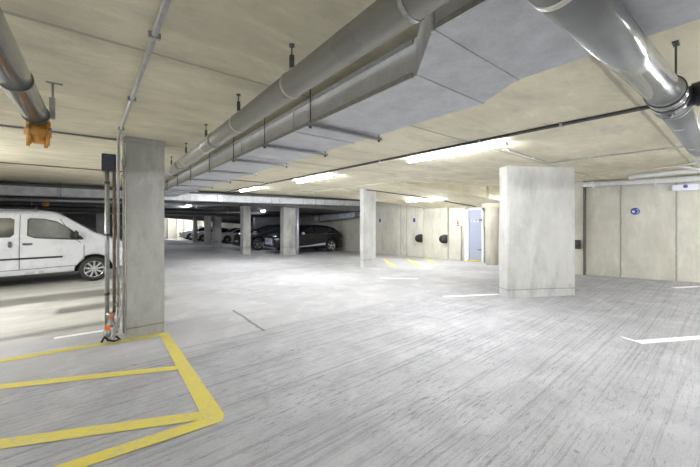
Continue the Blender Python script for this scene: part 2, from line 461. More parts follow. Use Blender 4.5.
# steel downpipe at the right corner of the column in front of the car
p = empty('downpipe', (8.25, 14.62, drop(8.17, 14.6)), 'pale steel downpipe strapped to the right edge of the column before the black car', 'pipe')
MB().cyl((8.25, 14.62, drop(8.17, 14.6)), (8.25, 14.62, 2.33), .07, 16).build('pipe', M['silver_trim'], p)
for z in (.5, 1.6): MB().cyl((8.25, 14.62, z), (8.25, 14.62, z + .04), .078, 16).build('strap', M['steel'], p)
# round column right of the door with flared head
m = MB(); cz = drop(12.05, 6.1)
m.lathe((12.02, 6.08, 0), (0, 0, 1), [(0, cz - .03), (.225, cz - .03), (.225, 1.95), (.26, 2.04), (.36, 2.10), (.36, 2.3), (0, 2.3)], 36)
tag(m.build('round_column', M['wall_end']), 'round pale column with a flared head, right of the blue door', 'column')

# ================================================================== FLOOR MARKINGS
def marking(name, polys, mat, label, group=None, lift=.004):
    m = MB()
    for poly in polys:
        m.bm.faces.new([m.bm.verts.new((x, y, 0)) for x, y in poly])
    for q in range(-10, 28):
        for co_, no in (((q * .5, 0, 0), (1, 0, 0)), ((0, q * .5, 0), (0, 1, 0))):
            bmesh.ops.bisect_plane(m.bm, geom=m.bm.verts[:] + m.bm.edges[:] + m.bm.faces[:], plane_co=co_, plane_no=no)
    bmesh.ops.triangulate(m.bm, faces=m.bm.faces[:])
    for v_ in m.bm.verts: v_.co.z = drop(v_.co.x, v_.co.y) + lift
    o = m.build(name, M[mat]); return tag(o, label, 'floor marking', group)
def strip(a, b, w):
    a, b = Vector(a), Vector(b); n = (b - a).normalized(); n = Vector((-n.y, n.x)) * w / 2
    return [a + n, a - n, b - n, b + n]
marking('hatched_bay_marking', [
    [(-.70, 5.36), (-.70, 5.24), (.69, 5.07), (.80, 5.06), (.80, 5.175), (.70, 5.185)],
    [(.69, 5.069), (.80, 5.06), (.832, 2.72), (.80, 2.64), (.68, 2.74)],
    [(-4.2, 5.80), (-4.2, 5.68), (-.70, 5.24), (-.70, 5.36)],
], 'yellow', 'yellow painted L-shaped edge line running from the left foreground column towards the camera')
marking('hatch_stripe', [strip((-4.2, 6.05), (.69, 3.87), .11)], 'yellow', 'yellow hatch stripe nearest the left foreground column', 'yellow hatch stripes')
marking('hatch_stripe', [strip((-4.2, 5.02), (.69, 2.80), .125)], 'yellow', 'middle yellow hatch stripe running in to the bottom corner', 'yellow hatch stripes', .0045)
marking('hatch_stripe', [strip((-3.2, 3.05), (.80, 2.68), .12)], 'yellow', 'yellow hatch stripe nearest the camera, at the bottom left edge', 'yellow hatch stripes', .005)
marking('bay_corner_line', [[(5.62, .98), (5.70, 1.05), (5.66, .90), (5.58, .815)], [(5.55, .80), (5.62, .90), (8.0, -.50), (7.95, -.60)]],
        'white_line', 'bright white angled bay line with a short hook, at the right foreground')
marking('bay_line', [strip((5.8, 4.0), (6.95, 3.36), .12)], 'white_line', 'faint white bay line running up to the foot of the broad pier')
marking('bay_line', [strip((10.7, .98), (11.9, .27), .14)], 'white_line', 'white bay line near the foot of the right wall')
marking('bay_line', [strip((6.36, 6.5), (7.15, 5.76), .13)], 'white_line', 'short white bay line in front of the slender lone column')
marking('bay_line', [strip((-.45, 5.86), (.115, 5.80), .09)], 'white_line', 'short white line beside the pipes at the foreground column', lift=.004)
marking('hatch_line', [strip((10.3, 10.3), (12.4, 9.35), .10), strip((12.4, 9.35), (12.45, 7.75), .08)], 'faint_yellow', 'faded yellow line along the foot of the wall near the black boxes', 'faded hatch before the door wall')
for a, b, w in (((10.25, 10.25), (8.5, 7.95), 'leftmost'), ((11.3, 9.75), (9.45, 7.6), 'middle'), ((12.1, 9.35), (10.5, 7.55), 'rightmost')):
    marking('hatch_line', [strip(a, b, .15)], 'faint_yellow', 'faded yellow diagonal stripe before the door wall, %s of three' % w, 'faded hatch before the door wall', .0045)
marking('hatch_line', [strip((7.38, 9.6), (7.75, 9.33), .14)], 'faint_yellow', 'short yellow mark just left of the slender lone column', None)

# ================================================================== OVERHEAD SERVICES
def ring(m, c, axis, r, w, t):
    m.lathe(c, axis, [(r, -w), (r + t, -w), (r + t, w), (r, w), (r, -w)], 32, False)

# grey waste pipe on clamps (runs down the aisle)
wp = empty('waste_pipe', (1.0, 6, 2.49), 'long grey plastic pipe hung from the ceiling left of the flat duct', 'pipe')
MB().cyl((1.0, -1.5, 2.49), (1.0, 13.2, 2.49), .077, 40).build('pipe', M['pvc'], wp)
for y in (-.3, .80, 1.80, 2.82, 3.97, 5.14, 6.45, 7.7, 9.0, 10.3, 11.6):
    m = MB(); ring(m, (1.0, y, 2.49), (0, 1, 0), .0765, .010, .006); m.box((1.07, y - .010, 2.475), (1.11, y + .010, 2.50)); m.box((.99, y - .012, 2.562), (1.01, y + .012, 2.60))
    cl = m.build('clamp', M['cream_conduit'] if y > 1 else M['steel'], wp)
    m = MB(); m.cyl((1.0, y, 2.59), (1.0, y, H), .005, 8); m.box((.988, y - .012, 2.60), (1.012, y - .006, 2.68)); m.box((.988, y + .006, 2.60), (1.012, y + .012, 2.68)); m.box((.988, y - .012, 2.675), (1.012, y + .012, 2.683)); m.cyl((1, y, H - .012), (1, y, H), .018, 12)
    m.build('hanger_rod', M['dark_steel'], wp)
for y in (3.55, 5.75, 5.95, 8.3):
    MB().cyl((1.0, y, 2.49), (1.0, y + .11, 2.49), .085, 36).build('coupling', M['pvc'], wp)

# flat galvanised duct with a sideways jog
DB, DT = 2.46, 2.67
dk = empty('ventilation_duct', (1.8, 5, DB), 'long flat galvanised air duct with a sideways jog, hung under the ceiling', 'duct')
m = MB()
outline = [(1.15, -2.0), (1.95, -2.0), (1.95, .83), (2.15, 1.16), (2.15, 13.55), (1.43, 13.55), (1.43, 1.16), (1.15, .83)]
m.prism(outline, DB, DT)
m.build('duct_casing', M['duct'], dk)
segs = [-1.2, 0.0]
for y in (-1.1, -.1, .45):          # standing seams across the wide near length
    m = MB(); m.box((1.145, y - .006, DB - .004), (1.955, y + .006, DT + .004)); m.build('seam', M['duct'], dk)
for (a, b, y) in ((1.15, 1.95, .83), (1.43, 2.15, 1.16)):
    m = MB(); m.box((a - .006, y - .010, DB - .005), (b + .006, y + .010, DT + .006)); m.build('flange', M['duct'], dk)
for y in (2.65, 4.1, 5.6, 7.1, 8.6, 10.1, 11.6):
    m = MB(); m.box((1.42, y - .008, DB - .006), (2.16, y + .008, DT + .006)); m.build('flange', M['duct'], dk)
for a, b in (((1.418, 1.18, DB - .008), (1.432, 13.5, DB + .025)), ((1.418, 1.18, DT - .02), (1.432, 13.5, DT + .01)), ((1.138, -2, DB - .008), (1.152, .81, DB + .02))): MB().box(a, b).build('edge_angle', M['steel'], dk)
for y in (-.7, 2.30, 3.28, 4.35, 5.6, 7.1, 8.6, 10.2, 11.8):
    x0, x1 = (1.12, 1.98) if y < 1 else (1.40, 2.20)
    m = MB(); m.box((x0 - .02, y - .02, DB - .034), (x1 + .03, y + .02, DB - .029)); m.box((x0 - .02, y - .02, DB - .034), (x1 + .03, y - .014, DB - .008)); m.box((x0 - .02, y + .014, DB - .034), (x1 + .03, y + .02, DB - .008))
    tb = m.build('support_bar', M['steel'], dk)
    for x in (x0 + .005, x1 + .005):
        m = MB(); m.cyl((x, y, DB - .045), (x, y, H), .006, 8); m.cyl((x, y, DB - .05), (x, y, DB - .034), .014, 6)
        m.build('threaded_rod', M['dark_steel'], tb)

# both runs lie a degree off the bay grid
wp.rotation_euler.z = -.017; wp.location.x += .045
dk.rotation_euler.z = -.017; dk.location.x += .066

# glossy crossing pipe with coupling and branch
gp = empty('drain_pipe', (2, .32, 2.362), 'thick glossy grey drain pipe with a ribbed coupling, crossing top right', 'pipe')
PY, PZ, PR = .272, 2.375, .078
MB().cyl((1.02, PY + .087, PZ), (2.60, PY, PZ), PR, 48).build('pipe', M['bright_pipe'], gp)
MB().cyl((2.98, PY, PZ), (7.4, PY, PZ), PR, 48).build('pipe', M['bright_pipe'], gp)
m = MB()
m.lathe((0, PY, PZ), (1, 0, 0), [(PR - .01, 2.55), (PR + .008, 2.56), (PR + .008, 2.585), (PR + .001, 2.59), (PR + .012, 2.60), (PR + .012, 2.64), (PR + .002, 2.648), (PR + .012, 2.656), (PR + .012, 2.70), (PR - .004, 2.712), (PR - .004, 2.74), (PR + .01, 2.75), (PR + .01, 2.80), (PR + .002, 2.81), (PR + .002, 2.88), (PR + .012, 2.89), (PR + .012, 2.93), (PR + .004, 2.94), (PR + .004, 2.98), (PR - .01, 2.985)], 48)
cp = m.build('coupling', M['bright_pipe'], gp)
for x in (2.57, 2.71, 2.905):
    m = MB(); ring(m, (x, PY, PZ), (1, 0, 0), PR + .009, .005, .006); m.build('rubber_ring', M['rubber'], cp)
m = MB(); m.cyl((2.83, PY, PZ), (2.83, PY - .16, PZ + .02), .062, 28); m.cyl((2.83, PY - .12, PZ + .015), (2.83, PY - .9, PZ + .10), .052, 28); m.cyl((2.83, PY - .10, PZ + .012), (2.83, PY - .22, PZ + .03), .072, 28)
m.build('branch_pipe', M['black'], gp)
m = MB(); m.cyl((2.76, PY - .0, PZ - PR - .018), (2.80, PY - .0, PZ - PR - .018), .012, 10); m.box((2.70, PY - .03, PZ - PR - .02), (2.78, PY + .03, PZ - PR + .0)); m.build('clamp_bolt', M['dark_steel'], gp)
m = MB(); m.cyl((2.86, PY - .02, PZ + PR - .01), (2.86, PY - .02, H), .006, 8); m.box((2.82, PY - .035, H - .008), (2.90, PY - .005, H)); m.cyl((2.86, PY - .02, PZ + PR), (2.86, PY - .02, PZ + PR + .09), .012, 8)
m.build('hanger_rod', M['dark_steel'], gp)
m = MB(); ring(m, (1.11, PY + .080, PZ), (1, -.055, 0), PR - .001, .012, .006); m.build('clamp', M['cream_conduit'], gp)


# left silver pipe ending at an orange cast coupling
lp = empty('drain_pipe', (-.37, 2, 2.45), 'silver grey overhead pipe in the top left corner ending at an orange coupling', 'pipe')
MB().cyl((-.37, -1.0, 2.45), (-.37, 3.50, 2.45), .078, 40).build('pipe', M['bright_pipe'], lp)
for y in (1.2, 2.62, 3.42):
    m = MB(); ring(m, (-.37, y, 2.45), (0, 1, 0), .0775, .008, .005); m.build('clamp', M['dark_steel'], lp)
m = MB(); m.cyl((-.28, 3.53, 2.45), (-.28, 3.53, H), .008, 8); m.box((-.30, 3.51, 2.45), (-.265, 3.55, 2.62)); m.box((-.32, 3.52, H - .01), (-.22, 3.55, H))
m.build('hanger_bracket', M['conduit'], lp)
ov = MB()
ov.lathe((-.37, 3.57, 2.405), (0, 0, 1), [(0, .06), (.066, .06), (.070, .05), (.070, -.04), (.082, -.05), (.082, -.10), (.064, -.115), (.064, -.15), (.04, -.16), (0, -.16)], 28)
for k in range(4):
    a = PI / 4 + k * PI / 2 + .2; cx, cy = -.37 + .074 * math.cos(a), 3.57 + .074 * math.sin(a)
    ov.cyl((cx, cy, 2.42), (cx, cy, 2.225), .018, 10, .012)
ov.cyl((-.37, 3.44, 2.45), (-.37, 3.54, 2.45), .07, 28)
oc = ov.build('pipe_coupling', M['orange'], lp)
for k in range(4):
    a = PI / 4 + k * PI / 2 + .2; cx, cy = -.37 + .088 * math.cos(a), 3.57 + .088 * math.sin(a)
    MB().cyl((cx, cy, 2.37), (cx, cy, 2.34), .012, 6).build('bolt', M['copper'], oc)

# cross duct over the far row
cd = empty('ventilation_duct', (0, 13.9, 2.33), 'straight galvanised duct crossing the whole garage above the far parking row', 'duct')
MB().box((-11.5, 13.6, 2.33), (12.15, 14.15, 2.62)).build('duct_casing', M['duct'], cd)
for k in range(19):
    x = -11.2 + 1.28 * k
    MB().box((x - .02, 13.585, 2.315), (x + .02, 14.16, 2.635)).build('flange', M['duct_side'], cd)
MB().box((-11.5, 13.56, 2.60), (12.15, 13.6, 2.64)).build('edge_angle', M['dark_steel'], cd)
for k in range(10): MB().cyl((-10.5 + 2.4 * k, 13.57, 2.3), (-10.5 + 2.4 * k, 13.57, H), .006, 8).build('threaded_rod', M['dark_steel'], cd)

# services in the dark zone beyond
def service(name, a, b, r, mat, label, cat='pipe', hangers=6):
    e = empty(name, a, label, cat)
    MB().cyl(a, b, r, 20).build('pipe', M[mat], e)
    a, b = Vector(a), Vector(b)
    for i in range(hangers):
        m = MB(); q = a.lerp(b, (i + .5) / hangers); d = (b - a).normalized()
        top = farz(q.x, q.y) if q.y > 14.2 else H
        if top > q.z + r: m.cyl(q + d * 0, (q.x, q.y, top), .008, 8)
        ring(m, q, d, r, .015, .008)
        m.build('hanger', M['steel'], e)
service('overhead_pipe', (-11.8, 15.4, 2.28), (5.4, 15.4, 2.28), .07, 'steel', 'dull steel pipe just behind the crossing duct')
service('overhead_pipe', (-11.8, 16.6, 2.22), (5.2, 16.6, 2.14), .05, 'dark_steel', 'dark thin pipe running behind the crossing duct above the van')
service('overhead_pipe', (-11.8, 18.6, 2.18), (11.8, 18.6, 1.90), .10, 'dark_steel', 'thick dark pipe crossing above the black cars')
service('overhead_pipe', (-11.8, 20.6, 2.05), (12.2, 20.6, 1.74), .06, 'steel', 'farthest steel pipe crossing the dim zone')
service('overhead_pipe', (-3.2, 21.0, 2.2), (-3.0, 23.6, 2.2), .09, 'dark_steel', 'dark pipe running back over the van roof')
for i, (x, y, z) in enumerate(((-1.45, 15.9, 2.15), (-3.3, 17.2, 2.02))):
    m = MB(); m.lathe((x, y, z), (0, 0, 1), [(0, .16), (.07, .16), (.07, .05), (.1, .04), (.1, -.06), (.06, -.09), (0, -.09)], 20); m.cyl((x, y, z + .1), (x, y, farz(x, y)), .015, 8)
    tag(m.build('pipe_coupling', M['orange']), 'small orange pipe coupling hung in the dark above the van, %s' % ('the nearer one' if i == 0 else 'the farther left one'), 'pipe fitting')
# downstand beams
def beam(y, x0, x1, dpt, label):
    m = MB(); m.prism([(x0, y), (x1, y), (x1, y + .45), (x0, y + .45)], lambda x, yy: farz(x, yy) - dpt, 2.95)
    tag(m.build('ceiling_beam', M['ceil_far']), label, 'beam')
beam(17.2, -12, 5.3, .16, 'shallow dark concrete beam crossing behind the duct')
beam(22.6, 2, 13, .30, 'dark concrete beam above the cream hatchback')
beam(28.2, 2, 13, .34, 'deeper dark concrete beam in the far aisle')
beam(34.5, 2, 13, .38, 'farthest dark concrete beam before the lit end wall')

# cable tray at the wall behind the black car
ct = empty('cable_tray', (12.2, 17, 1.6), 'grey ribbed cable tray hung on the wall behind the black car', 'cable tray')
m = MB()
def trayz(y): return 1.74 - .075 * (y - 13.9)
def trayquad(m, xa, xb, dz0, dz1):
    P8 = [(x, y, trayz(y) + dz) for y in (14.4, 18.8) for x in (xa, xb) for dz in (dz0, dz1)]
    vs = [m.bm.verts.new(q) for q in P8]
    for f in ((0, 1, 3, 2), (4, 6, 7, 5), (0, 2, 6, 4), (1, 5, 7, 3), (0, 4, 5, 1), (2, 3, 7, 6)): m.bm.faces.new([vs[i] for i in f])
trayquad(m, 11.95, 12.45, 0, .03); m.build('tray_base', M['dark_steel'], ct)
m = MB(); trayquad(m, 11.94, 11.97, -.01, .30); m.build('tray_side', M['silver_trim'], ct)
for k in range(10):
    y = 14.7 + k * .43; m = MB()
    m.cyl((11.92, y, trayz(y) - .03), (11.92, y, farz(12, y) + .02), .016, 8)
    m.build('hanger', M['steel'], ct)
# dark downstand at the back
tag(MB().box((9.0, 22.2, .9), (12.6, 22.55, 1.72)).build('hanging_duct', M['duct_side']), 'grey boxy duct hung low behind the black cars', 'duct')

# surface conduits
def conduit(pts, r, mat, label, saddles=(), name='conduit'):
    pts = [(x, y, H - r if abs(z - zc) < 1e-6 else z) for x, y, z in pts]; saddles = [(x, y, H - r, ax) for x, y, z, ax in saddles]
    e = empty(name, pts[0], label, 'conduit')
    MB().tube(pts, r, 12).build('tube', M[mat], e)
    if saddles:
        for (x, y, z, ax) in saddles:
            m = MB()
            if ax == 'y': m.box((x - r * 2, y - .012, z - r * 1.2), (x + r * 2, y + .012, H))
            elif ax == 'x': m.box((x - .012, y - r * 2, z - r * 1.2), (x + .012, y + r * 2, H))
            m.build('saddle', M['steel'], e)
    return e
zc = H - .022
conduit([(.315, -1, zc), (.232, 4.9, zc), (.228, 5.19, zc - .01), (.226, 5.24, zc - .05), (.226, 5.25, zc - .15), (.226, 5.25, .16)], .016, 'conduit',
        'grey steel conduit along the ceiling bending down the left face of the foreground column', [(.301 - .0141 * y, y, zc, 'y') for y in (.9, 2.2, 3.5, 4.75)])
conduit([(4.22, -2, zc), (4.22, 13.3, zc)], .020, 'dark_steel', 'straight dark lighting conduit down the middle of the ceiling', [(4.22, y, zc, 'y') for y in (.3, 1.3, 2.3, 4.3, 6, 7.6, 9.2)])
conduit([(5.09, 2.36, zc), (6.93, 2.36, zc), (7.0, 2.34, zc), (7.02, 2.28, zc), (7.02, -2, zc)], .014, 'conduit', 'thin pale conduit turning a corner on the ceiling above the broad pier',
        [(7.02, y, zc, 'y') for y in (1.7, .7, -.3)] + [(6.2, 2.36, zc, 'x')])
conduit([(7.0, 5.2, zc), (7.0, 13.3, zc)], .014, 'cream_conduit', 'pale conduit along the ceiling passing the slender lone column', [(7.0, y, zc, 'y') for y in (6.5, 8, 9.5)])
conduit([(-11, 5.5, zc), (.22, 5.5, zc)], .012, 'conduit', 'thin conduit across the ceiling meeting the top of the foreground column')
conduit([(-11, 9.2, zc), (4.0, 9.2, zc)], .012, 'copper', 'thin brownish pipe across the ceiling above the left aisle')
conduit([(9.9, 2.9, 2.70), (9.2, .74, 2.70), (8.3, -2.1, 2.70)], .012, 'cream_conduit', 'thin cream pipe beside the white lagged pipe at top right')
conduit([(7.6, 8.45, H - .09), (9.4, 7.7, low(9.4, 7.7) - .02), (12.3, 6.9, low(12.3, 6.9) - .02)], .016, 'black', 'black cable running across the low ceiling to the door head')

# pipes along the right wall
def off(t, o):             # point along the right wall, o metres out
    a = wallpt(0); b = wallpt(1); d = (b - a).normalized(); n = Vector((-abs(d.y), d.x * (1 if d.y < 0 else -1)))
    n = Vector((d.y, -d.x)); q = a.lerp(b, t); return q + n * o
e = empty('wall_pipe', (11.4, 2, 2.64), 'pale grey pipe running along the top of the right wall', 'pipe')
q0, q1 = off(-.02, .22), off(3.2, .22)
MB().cyl((q0.x, q0.y, 2.645), (q1.x, q1.y, 2.645), .08, 28).build('pipe', M['lag'], e)
for t_ in (.08, .62, 1.2, 1.9):
    q = off(t_, .22); m = MB(); dd = (q1 - q0).normalized()
    ring(m, (q.x, q.y, 2.645), (dd.x, dd.y, 0), .08, .02, .01); m.cyl((q.x, q.y, 2.52), (q.x, q.y, H), .01, 8); m.box((q.x - .03, q.y - .03, 2.53), (q.x + .03, q.y + .03, 2.56), .004)
    m.build('clamp', M['white'], e)
e = empty('insulated_pipe', (10.29, 1.66, 2.66), 'short thick white insulated pipe beside the wall pipe at the right edge', 'pipe')
MB().cyl((10.30, 1.70, 2.655), (9.30, -1.0, 2.655), .06, 24).build('insulation', M['lag'], e)
m = MB(); m.cyl((10.31, 1.73, 2.655), (10.30, 1.70, 2.655), .045, 20); m.build('end_cap', M['white'], e)
e = empty('pipe_bracket', (9.1, .73, 2.70), 'white triangular pipe bracket on the ceiling at the right edge', 'bracket')
m = MB(); m.cyl((9.35, .78, 2.72), (9.0, .35, 2.72), .022, 8); m.cyl((9.35, .78, 2.71), (9.75, .35, 2.60), .022, 8); m.build('arm', M['white'], e)
MB().cyl((9.35, .78, 2.69), (9.35, .78, 2.75), .03, 10).build('boss', M['white'], e)

# hanging exit-type sign box with round mark
e = empty('sign_box', (11.75, .9, 2.42), 'white hanging sign box with a blue round mark under the right wall pipe', 'sign')
d = (wallpt(1) - wallpt(0)).normalized(); n = Vector((d.y, -d.x))
c = off(.85, .12)
m = MB(); ax3 = Vector((d.x, d.y, 0)); nn = Vector((n.x, n.y, 0))
m.obox((c.x, c.y, 0), ax3, .24, nn, .05, 2.36, 2.51, .01); bx = m.build('housing', M['plate'], e)
cc = Vector((c.x, c.y, 2.46)) + nn * .052
MB().cyl(cc, cc + nn * .004, .045, 24).build('round_mark', M['sign_blue'], e)
m = MB(); m.cyl((c.x, c.y, 2.51), (c.x, c.y, 2.58), .01, 8); m.build('suspension_rod', M['steel'], e)

# round blue sign with a white mark on the right wall
tt = .46; c = off(tt, .004); z = 1.83
e = empty('round_sign', (c.x, c.y, z), 'small round blue and white sign on the right wall', 'sign')
nn = Vector((n.x, n.y, 0)); cc = Vector((c.x, c.y, z))
MB().cyl(cc - nn * .01, cc + nn * .006, .10, 32).build('disc', M['sign_blue'], e)
m = MB(); k1 = cc + nn * .006; side = ax3
m.cyl(k1 - side * .035 - Vector((0, 0, .01)), k1 - side * .035 - Vector((0, 0, .01)) + nn * .003, .030, 20)
for a0 in range(-5, 6):
    a = a0 * .2; p0 = k1 + side * (.02 + .055 * math.cos(a) - .01) + Vector((0, 0, .07 * math.sin(a))); m.cyl(p0, p0 + nn * .003, .007, 8)
m.build('white_mark', M['plate'], e)

# small black wall unit beside the pier, black hose boxes, small signs
e = empty('wall_box', (11.44, 3.1, .7), 'small black box on the wall just right of the broad pier', 'box')
MB().box((11.36, 3.02, .70), (11.46, 3.18, .97), .012).build('housing', M['black'], e)
MB().box((11.35, 3.06, .86), (11.362, 3.14, .93), .003).build('window', M['glass'], e)
for (y, z, lab) in ((9.86, .64, 'black reel-shaped box on the wall pilaster farther from the door'), (8.46, .68, 'black reel-shaped box on the wall pilaster nearer the door')):
    e = empty('wall_reel', (12.4, y, z), lab, 'box', 'black boxes on the pilasters')
    MB().box((12.36, y - .10, z - .20), (12.48, y + .12, z + .20), .02).build('back_plate', M['black'], e)
    m = MB(); m.lathe((12.36, y, z), (-1, 0, 0), [(0, 0), (.17, 0), (.17, .03), (.12, .04), (.12, .12), (.17, .13), (.17, .16), (.03, .17), (0, .17)], 24); m.build('drum', M['rubber'], e)
    MB().box((12.20, y - .03, z + .04), (12.37, y + .03, z + .10), .01).build('handle', M['dark_steel'], e)
e = empty('fire_sign', (12.58, 7.92, 1.4), 'small red upright sign on the wall left of the door', 'sign')
m = MB(); m.extr([(7.86, 1.27), (7.98, 1.27), (7.94, 1.52), (7.90, 1.52)], 12.585, 12.602, 'x'); m.build('sign_plate', M['sign_red'], e)
MB().box((12.582, 7.88, 1.33), (12.587, 7.95, 1.36)).build('white_mark', M['white'], e)
for (x, y, z, lab) in ((12.52, 12.8, 1.50, 'tiny blue sign on the grey wall just right of the slender lone column'), (12.48, 10.4, 1.53, 'tiny blue sign on the wall beside the farther black reel box')):
    xx = 12.51 if y > 11 else 12.595
    MBo = MB().box((xx - .006, y - .07, z - .10), (xx + .012, y + .07, z + .10), .003).build('wall_sign', M['sign_blue']); tag(MBo, lab, 'sign')

# pipes and enclosure on the left face of the foreground column
e = empty('riser_pipe', (.12, 5.36, 0), 'brown copper riser pipe between the conduit and the dark pipe on the left column', 'pipe')
MB().cyl((.185, 5.30, .37), (.185, 5.30, 2.27), .019, 16).build('pipe', M['copper'], e)
e = empty('riser_pipe', (.11, 5.42, 0), 'shiny dark steel riser pipe farthest left beside the foreground column', 'pipe')
MB().cyl((.11, 5.36, .18), (.11, 5.36, 2.27), .026, 18).build('pipe', M['steel'], e)
for z in (.6, 1.4, 2.1): MB().lathe((.11, 5.36, z), (0, 0, 1), [(.026, 0), (.032, 0), (.032, .03), (.026, .03)], 18).build('collar', M['dark_steel'], e)
e = empty('riser_pipe', (.285, 5.30, 0), 'cream riser conduit hugging the front left edge of the foreground column', 'pipe')
MB().cyl((.288, 5.30, .06), (.288, 5.30, H), .014, 12).build('pipe', M['cream_conduit'], e)
for z in (.7, 1.5, 2.2): MB().box((.262, 5.285, z), (.314, 5.315, z + .03), .003).build('bracket', M['steel'], e)
e = empty('junction_box', (.10, 5.3, 2.3), 'dark blue-grey junction box beside the foreground column head', 'box')
MB().box((.05, 5.29, 2.27), (.205, 5.44, 2.50), .008).build('housing', M['navy_box'], e)
MB().box((.06, 5.282, 2.28), (.19, 5.292, 2.49), .003).build('cover', M['navy_box'], e)
tag(MB().box((.262, 5.21, 2.36), (.30, 5.26, 2.44), .004).build('conduit_box', M['steel']), 'tiny steel box on the conduit at the foreground column head', 'box')
e = empty('valve_assembly', (.16, 5.3, 0), 'cluster of small valves with orange caps at the foot of the foreground column', 'valve')
m = MB(); m.lathe((.15, 5.30, .18), (0, 0, 1), [(0, 0), (.05, 0), (.05, .05), (.035, .06), (.035, .14), (.05, .15), (.05, .19), (0, .19)], 20)
m.lathe((.11, 5.26, .06), (0, 0, 1), [(0, 0), (.035, 0), (.045, .03), (.045, .09), (.02, .11), (0, .11)], 16); m.lathe((.20, 5.27, .10), (0, 0, 1), [(0, 0), (.03, 0), (.03, .11), (0, .11)], 16)
m.build('valve_body', M['steel'], e)
m = MB(); m.cyl((.15, 5.25, .34), (.15, 5.20, .34), .024, 14); m.build('cap', M['orange_cap'], e)
m = MB(); m.cyl((.11, 5.22, .20), (.11, 5.17, .20), .032, 14); m.build('cap', M['orange_cap'], e)
m = MB(); m.tube([(.20, 5.22, .62), (.255, 5.20, .55), (.26, 5.20, .35), (.21, 5.20, .18), (.15, 5.19, .06), (.10, 5.18, .03)], .010, 8); m.tube([(.19, 5.22, .5), (.235, 5.2, .4), (.20, 5.19, .2), (.18, 5.18, .04)], .008, 8)
m.build('hose', M['conduit'], e)
m = MB(); m.tube([(.05, 5.2, .03), (.08, 5.16, .10), (.12, 5.15, .05), (.18, 5.15, .025), (.24, 5.17, .03), (.20, 5.2, .07)], .014, 8); m.build('loose_cable', M['rubber'], e)

# ================================================================== LIGHT FITTINGS
def batten_parts(L=1.85):
    root = empty('ceiling_light', (0, 0, 0), '', 'ceiling light', 'fluorescent battens')
    MB().box((-.03, -L / 2, -.028), (.03, L / 2, -.012), .004).build('housing', M['white'], root, True)
    for yy in (-.5, .5): MB().box((-.02, yy - .02, -.014), (.02, yy + .02, 0), .003).build('mounting_bracket', M['white'], root, True)
    m = MB(); pr = [(-.031, -.014), (-.038, -.022), (-.040, -.036), (-.034, -.050), (-.020, -.058), (0, -.061), (.020, -.058), (.034, -.050), (.040, -.036), (.038, -.022), (.031, -.014), (.0305, -.030), (-.0305, -.030)]
    m.extr(pr, -L / 2 + .03, L / 2 - .03, 'y'); m.build('diffuser', M['lamp'], root, True)
    for sg in (-1, 1): MB().box((-.042, sg * (L / 2 - .03), -.064), (.042, sg * (L / 2 + .004), -.012), .006).build('end_cap', M['white'], root, True)
    return root
B0 = batten_parts()
def batten(x, y, z, label, src=None, rz=0, pitch=0):
    o = B0 if src is None else copy_tree(B0)
    o.location = (x, y, z); o.rotation_euler = (0, pitch, rz); o['label'] = label; return o
batten(4.60, 3.02, H, 'bright batten light beside the dark conduit, nearest above the broad pier')
for x, y, lab in ((4.70, 7.4, 'bright batten light halfway along the dark ceiling conduit'), (4.50, 11.6, 'bright batten light at the far end of the dark conduit, before the crossing duct')):
    batten(x, y, H, lab, 1)
def hung(x, y, label, dz=.38):  # battens added out of view to brighten the ceiling; left-aisle one inferred
    o = batten(x, y, H - dz, label, 1); o['group'] = 'unseen battens hung on rods'
    for yy in (-.5, .5):
        MB().cyl((0, yy, 0), (0, yy, dz), .006, 8).build('suspension_rod', M['steel'], o, True)
for x, y, lab in ((4.45, -1.9, 'unseen hung batten light added on the middle line behind the camera'), (-2.7, 7.4, 'hung batten light over the left aisle beyond the left edge'),
                  (-4.6, 1.6, 'unseen hung batten light added at the far left beside the camera'), (9.4, -1.7, 'unseen hung batten light added over the right bays behind the camera'),
                  (4.4, -6.2, 'unseen hung batten light added on the middle line well behind the camera'), (-8.0, 5.0, 'unseen hung batten light added far to the left of the camera')):
    hung(x, y, lab)
def bulkhead(x, y, label, z=None, src=[None]):
    z = farz(x, y) if z is None else z
    if src[0] is None:
        root = empty('bulkhead_light', (0, 0, 0), '', 'ceiling light', 'round bulkhead lights')
        MB().lathe((0, 0, 0), (0, 0, 1), [(0, 0), (.16, 0), (.16, -.04), (.13, -.05), (0, -.05)], 28).build('base', M['white'], root, True)
        MB().lathe((0, 0, -.045), (0, 0, 1), [(.13, 0), (.12, -.05), (.07, -.09), (0, -.10)], 28).build('diffuser', M['lamp_small'], root, True)
        src[0] = root; o = root
    else: o = copy_tree(src[0])
    o.location = (x, y, z); o['label'] = label
batten(7.0, 35.2, farz(7.0, 35.2), 'distant batten light washing the end wall', 1, PI / 2)
for x, y, lab in ((3.45, 16.6, 'round bulkhead light just beyond the crossing duct'), (4.6, 30.5, 'round bulkhead light farther down the far aisle'),
                  (7.8, 18.0, 'round bulkhead light above the second black car'), (8.4, 25.0, 'round bulkhead light above the cream hatchback'),
                  (-8.0, 18.0, 'round bulkhead light in the far left bays'), (9.0, 36.0, 'round bulkhead light at the right of the end wall'),
                  (5.3, 36.2, 'round bulkhead light by the end wall, left of the pilasters'), (7.9, 36.2, 'round bulkhead light by the end wall between the pilasters'),
                  (4.3, 23.5, 'round bulkhead light midway down the far aisle')):
    bulkhead(x, y, lab)
batten(10.2, 7.9, low(10.2, 7.9), 'batten light on the low sloping ceiling just before the door', 1, 0, math.atan(.12))
for x, y, lab in ((10.9, 5.0, 'added round bulkhead light hidden on the low ceiling behind the broad pier'), (9.8, 10.8, 'round bulkhead light on the low ceiling right of the slender lone column')):  # the one behind the pier is added, out of sight, to brighten the round column
    bulkhead(x, y, lab, low(x, y))

